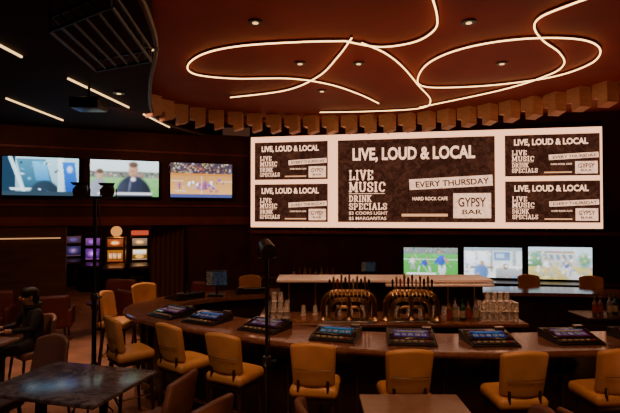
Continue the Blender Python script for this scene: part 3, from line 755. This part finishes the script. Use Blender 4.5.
for s in (-1, 1):
    hd = MB().tube([(s*.14,-.12,2.56),(s*.14,-.03,2.59),(s*.14,.10,2.63)], [.078,.072,.05], 16).build('lamp_head', M['black'], t)
    MB().tube([(s*.14,-.121,2.559),(s*.14,-.124,2.558)], .06, 16).build('lens', M['glossblack'], hd)
    MB().tube([(s*.14-.085,0,2.6),(s*.14-.085,0,2.49),(s*.14+.085,0,2.49),(s*.14+.085,0,2.6)], .009, 6).build('yoke', M['blackm'], hd)
    MB().add([(s*.14-.07,-.125,2.63),(s*.14+.07,-.125,2.63),(s*.14+.09,-.20,2.66),(s*.14-.09,-.20,2.66)], [(0,1,2,3)]).build('barn_door', M['blackm'], hd)
MB().tube(catmull([(.02,.03,2.48),(.06,.03,2.1),(.04,.04,1.5),(.07,.03,.9),(.03,.03,.3),(.2,.1,.01)], 6), .008, 6).build('cable', M['black'], t)
t = stand(X_(267,4.0), 4.0, 1.98, 'thin black light stand in front of the bar left of centre', .75, .22)
hd = MB().tube([(0,-.09,2.0),(0,.08,2.05)], [.065,.055], 16).build('lamp_head', M['black'], t)
MB().tube([(0,-.091,2.0),(0,-.094,2.0)], .052, 16).build('lens', M['glossblack'], hd)
MB().tube([(-.08,0,2.03),(-.08,0,1.94),(.08,0,1.94),(.08,0,2.03)], .007, 6).build('yoke', M['blackm'], hd)
MB().tube(catmull([(.0,.02,1.95),(.03,.02,1.5),(.02,.02,.9),(.03,.03,.2)], 6), .005, 6).build('cable', M['black'], t)

# ================================================================= SLOT MACHINES / CURTAIN
def slot(x, y, rz, k, label):
    t = thing('slot_machine', label, 'slot machine', (x, y, 0), rz, 'slot machines beyond the opening')
    hi = .12 if k == 0 else 0
    MB().rbox((0,0,.38), (.56,.6,.76), .03).build('base_cabinet', M['glossblack'], t)
    MB().rbox((0,.1,1.2), (.56,.34,.95), .04).build('upper_cabinet', M['brass'] if k == 0 else M['black'], t)
    MB().extx([(-.42,.74),(-.42,.80),(-.08,.90),(-.08,.74)], -.28, .28).build('button_deck', M['steel'], t, False)
    cA = [(.80,.24,.02),(.22,.05,.40),(.06,.04,.14),(.60,.28,.04)][k]; cB = [(.55,.10,.03),(.30,.08,.35),(.12,.05,.08),(.50,.30,.20)][k]
    p = Pic(30,24,tuple(q*.3 for q in cA),tuple(q*.12 for q in cA))
    if k == 0:
        for i in range(3): p.rect(.10+.28*i,.28,.30+.28*i,.76,(.75,.52,.32),(.45,.24,.12)); p.ell(.20+.28*i,.38,.06,.09,cB); p.ell(.20+.28*i,.64,.06,.09,cA)
    elif k == 3: p.rect(.06,.1,.94,.5,(.85,.75,.65),(.5,.35,.25)).ell(.5,.7,.3,.2,cA)
    else: p.ell(.5,.45,.42,.40,cA,.6).ell(.5,.45,.2,.2,tuple(min(1,q*2) for q in cB),.6)
    p.rect(.0,.90,1,1,tuple(q*.5 for q in cB)).blur(1)
    picmesh('reel_screen', p.noise(.25), .42, .32, M['pics'], t, Matrix.Translation((0,-.075,1.12)))
    p = Pic(24,14,tuple(q*.4 for q in cB),tuple(q*.15 for q in cB)).ell(.5,.5,.36,.36,cA,.5)
    if k in (0, 3): p.rect(.28,.42,.72,.58,(.8,.55,.32))
    picmesh('top_screen', p.blur(1).noise(.25), .42, .22, M['pics'], t, Matrix.Translation((0,-.075,1.49)))
    if k == 0: MB().tube([(0,.06,1.82),(0,.16,1.82)], .15, 24).build('round_topper', M['top1'], t)
    elif k == 3: MB().rbox((0,.1,1.76), (.50,.12,.14), .03).build('sign_topper', em('sign_red', (1,.12,.05), .7), t)
for i, (px, Y, k) in enumerate([(94,14.6,1),(116,14.0,0),(140,14.5,3),(74,15.8,2)]):
    slot(X_(px,Y), Y, .22+.1*(i-1), k, ['purple glowing slot machine left of the orange one','slot machine with orange screen and round orange topper','slot machine with white and gold screen nearest the curtain column','dim unlit slot machine at the left side of the opening'][i])
mb = MB(); n = 60; poly = []
cx0, cx1 = X_(153,11.9), X_(186,11.9)
for i in range(n+1): u = i/n; poly.append((cx0+(cx1-cx0)*u, 11.75+.05*math.sin(u*PI*14)))
for i in range(n, -1, -1): u = i/n; poly.append((cx0+(cx1-cx0)*u, 11.95+.05*math.sin(u*PI*14)))
mb.prism(poly, 0, 2.88); tag(mb.build('curtain', M['curtain']), 'tall pleated dark brown curtain column beside the slot machines', 'curtain')

# ================================================================= PERSON
def skinmesh(vs, es, rad, sub=2):
    me = bpy.data.meshes.new('sk'); me.from_pydata(vs, es, []); o = bpy.data.objects.new('sk', me); COL.objects.link(o)
    m = o.modifiers.new('s', 'SKIN'); m.use_smooth_shade = True; m2 = o.modifiers.new('b', 'SUBSURF'); m2.levels = sub; m2.render_levels = sub
    for i, r in enumerate(rad):
        q = me.skin_vertices[0].data[i]; q.radius = r if isinstance(r, tuple) else (r, r); q.use_root = (i == 0)
    dg = bpy.context.evaluated_depsgraph_get(); out = bpy.data.meshes.new_from_object(o.evaluated_get(dg)); bpy.data.objects.remove(o)
    return [tuple(v.co) for v in out.vertices], [tuple(p.vertices) for p in out.polygons]
vs = [(0,0,.57),(0,.03,.72),(0,.02,.90),(0,-.01,1.03),(0,-.03,1.09),(0,-.05,1.15),(0,-.05,1.21)]
rd = [.145,(.14,.11),(.16,.12),(.10,.085),.052,(.068,.078),(.076,.09)]
es = [(i,i+1) for i in range(6)]
for s in (-1, 1):
    k = len(vs); vs += [(s*.17,.0,.99),(s*.235,-.10,.79),(s*.14,-.32,.80),(s*.11,-.38,.80)]; rd += [.068,.047,.030,(.036,.022)]
    es += [(2,k),(k,k+1),(k+1,k+2),(k+2,k+3)]
    k = len(vs); vs += [(s*.10,-.04,.55),(s*.13,-.42,.53),(s*.13,-.42,.12),(s*.14,-.46,.05),(s*.15,-.58,.04)]; rd += [.098,.064,.044,.045,.035]
    es += [(0,k),(k,k+1),(k+1,k+2),(k+2,k+3),(k+3,k+4)]
V, Fc = skinmesh(vs, es, rd, 2)
for s in (-1, 1):
    bx, by, bz = s*.11, -.38, .80
    for i in range(4):
        x = bx+(i-1.5)*.018; Ln = [.062,.074,.070,.055][i]
        v2, f2 = skinmesh([(x,by-.01,bz),(x,by-.045,bz+.003),(x,by-.045-Ln*.45,bz-.006),(x,by-.045-Ln*.8,bz-.022)], [(0,1),(1,2),(2,3)], [.0085,.0085,.0078,.0068], 1)
        k = len(V); V += v2; Fc += [tuple(a+k for a in f) for f in f2]
    v2, f2 = skinmesh([(bx-s*.02,by+.02,bz),(bx-s*.05,by-.01,bz-.004),(bx-s*.058,by-.04,bz-.010)], [(0,1),(1,2)], [.011,.010,.008], 1)
    k = len(V); V += v2; Fc += [tuple(a+k for a in f) for f in f2]
mb = MB(); mb.rbox((0,-.148,1.185), (.026,.035,.045), .012)
for s in (-1, 1): mb.rbox((s*.082,-.045,1.19), (.018,.035,.055), .008)
k = len(V); V += [tuple(v) for v in mb.v]; Fc += [tuple(a+k for a in f) for f in mb.f]
per = thing('person', 'seated person in dark hooded top leaning over a table at the left edge', 'person', (X_(33,6.55), 6.55, 0), math.radians(-38))
me = bpy.data.meshes.new('body'); me.from_pydata(V, [], Fc)
for m_ in ('cloth','denim','skin','black'): me.materials.append(M[m_])
for p in me.polygons:
    c = p.center; p.use_smooth = True
    if c.z > 1.075 or (c.y < -.31 and c.z > .7): p.material_index = 2
    elif c.z < .09: p.material_index = 3
    elif c.z < .63: p.material_index = 1
bo = bpy.data.objects.new('body', me); COL.objects.link(bo); bo.parent = per
mb = MB(); mb.rbox((0,-.03,1.255), (.18,.20,.13), .062, 4, 2); mb.rbox((0,.03,1.18), (.17,.09,.14), .04, 3, 2); mb.build('hair', M['hair'], per)
mb = MB(); mb.tube([(math.sin(a)*.10,.0-math.cos(a)*.085+.01,1.06+.03*(math.cos(a) < 0)) for a in [i*PI/8 for i in range(16)]], .034, 8, True); mb.build('hood', M['cloth'], per)
for s in (-1, 1): MB().rbox((s*.03,-.132,1.20), (.018,.012,.010), .004).build('eye', M['black'], per)
MB().rbox((0,-.135,1.145), (.045,.012,.008), .003).build('mouth', M['redl'], per)
dup(ch, (per.location.x+.0, per.location.y+.03, 0), math.radians(-38)+PI, 'taupe padded chair under the seated person', 'taupe chairs around the front tables')
t = thing('paper_cup', 'small white paper cup on the table of the seated person', 'cup', (-3.90, 5.68, .751))
MB().lathe([(.028,0),(.037,.10),(.039,.105)], n=16).build('cup_body', M['white'], t)
MB().lathe([(.041,.105),(.041,.113),(.036,.118)], n=16).build('lid', M['black'], t)

# ================================================================= LIGHTS
def spot(loc, target, e, ang=60, col=(1,.56,.30), r=.08, blend=.6):
    l = bpy.data.lights.new('spot', 'SPOT'); l.energy = e; l.spot_size = math.radians(ang); l.spot_blend = blend; l.color = col; l.shadow_soft_size = r
    o = bpy.data.objects.new('spot_lamp', l); COL.objects.link(o); o.location = loc
    o.rotation_euler = (Vector(target)-Vector(loc)).to_track_quat('-Z', 'Y').to_euler()
for x, y in [(-2.3,5.2),(-1.4,4.8),(-.6,4.4),(.1,4.1),(.9,3.9),(1.8,3.8),(2.6,3.9)]:
    spot((x-.1, y-1.5, 4.5), (x, y+.3, .95), 56, 34)
for x in (-1.6, -.2, 1.2, 2.6, 3.8): spot((x, 5.2, 4.5), (x, 6.1, 1), 85, 56)
for x in (.1, 1.0, 1.9): spot((x, 5.3, 4.5), (x, 6.6, 1.3), 60, 26, (1,.66,.45))  # extra spots added to brighten the beer towers and pale shelf
spot((-3.9, 8.0, 4.2), (-3.4, 7.6, 0), 360, 52, (1,.60,.38))
spot((-4.9, 6.0, 4.2), (-4.4, 7.6, .4), 140, 90, (1,.52,.30))
spot((-2.8, 7.6, 4.2), (-2.7, 7.2, 1), 60, 55)
spot((-2, 3.0, 4.2), (-2.1, 4.4, .7), 80, 70, (1,.75,.65))
spot((1.0, 1.8, 4.5), (.9, 3.5, .8), 45, 50, (1,.7,.5))  # extra spot added to brighten the centre table
spot((-5.0, 12.6, 2.85), (-3.9, 11.6, 1.2), 20, 100, (1,.5,.22))
spot((-5.4, 12.3, 2.85), (-5.4, 14, .6), 50, 120, (1,.45,.2))
for x, y, z, e in [(1.0, 7.0, 1.5, 100), (5.0, 7.8, 1.2, 80), (-1.0, 3.0, .3, 30), (3.5, 3.2, .3, 35)]: spot((x, y, z), (x, y+.3, 4.6), e, 150, (1,.36,.17), .15, .9)  # unseen upward lamps added to warm the ceiling and baffles
for x, y in [(-6,7.2),(-3.6,8.6)]: spot((x, y, 4.2), (x+1.0, 11.3, 2.6), 90, 110, (1,.36,.18), .15, .9)  # unseen lamps added to lift the dark left wall
w = bpy.data.worlds.new('World'); C.world = w; w.use_nodes = True
w.node_tree.nodes['Background'].inputs[0].default_value = (.22,.08,.045,1); w.node_tree.nodes['Background'].inputs[1].default_value = .25
l = bpy.data.lights.new('fill_area', 'AREA'); l.energy = 55; l.size = 3; l.color = (1,.48,.27); o = bpy.data.objects.new('fill_light', l); COL.objects.link(o); o.location = (.5, 2.0, 4.5)  # unseen overhead fill added to raise the general light level

cam = bpy.data.cameras.new('Camera'); cam.sensor_width = 36; cam.lens = F/620*36; cam.clip_end = 100
co = bpy.data.objects.new('Camera', cam); COL.objects.link(co); co.location = (0, 0, CH)
co.rotation_euler = (PI/2+math.atan(8.5/F), 0, 0); C.camera = co
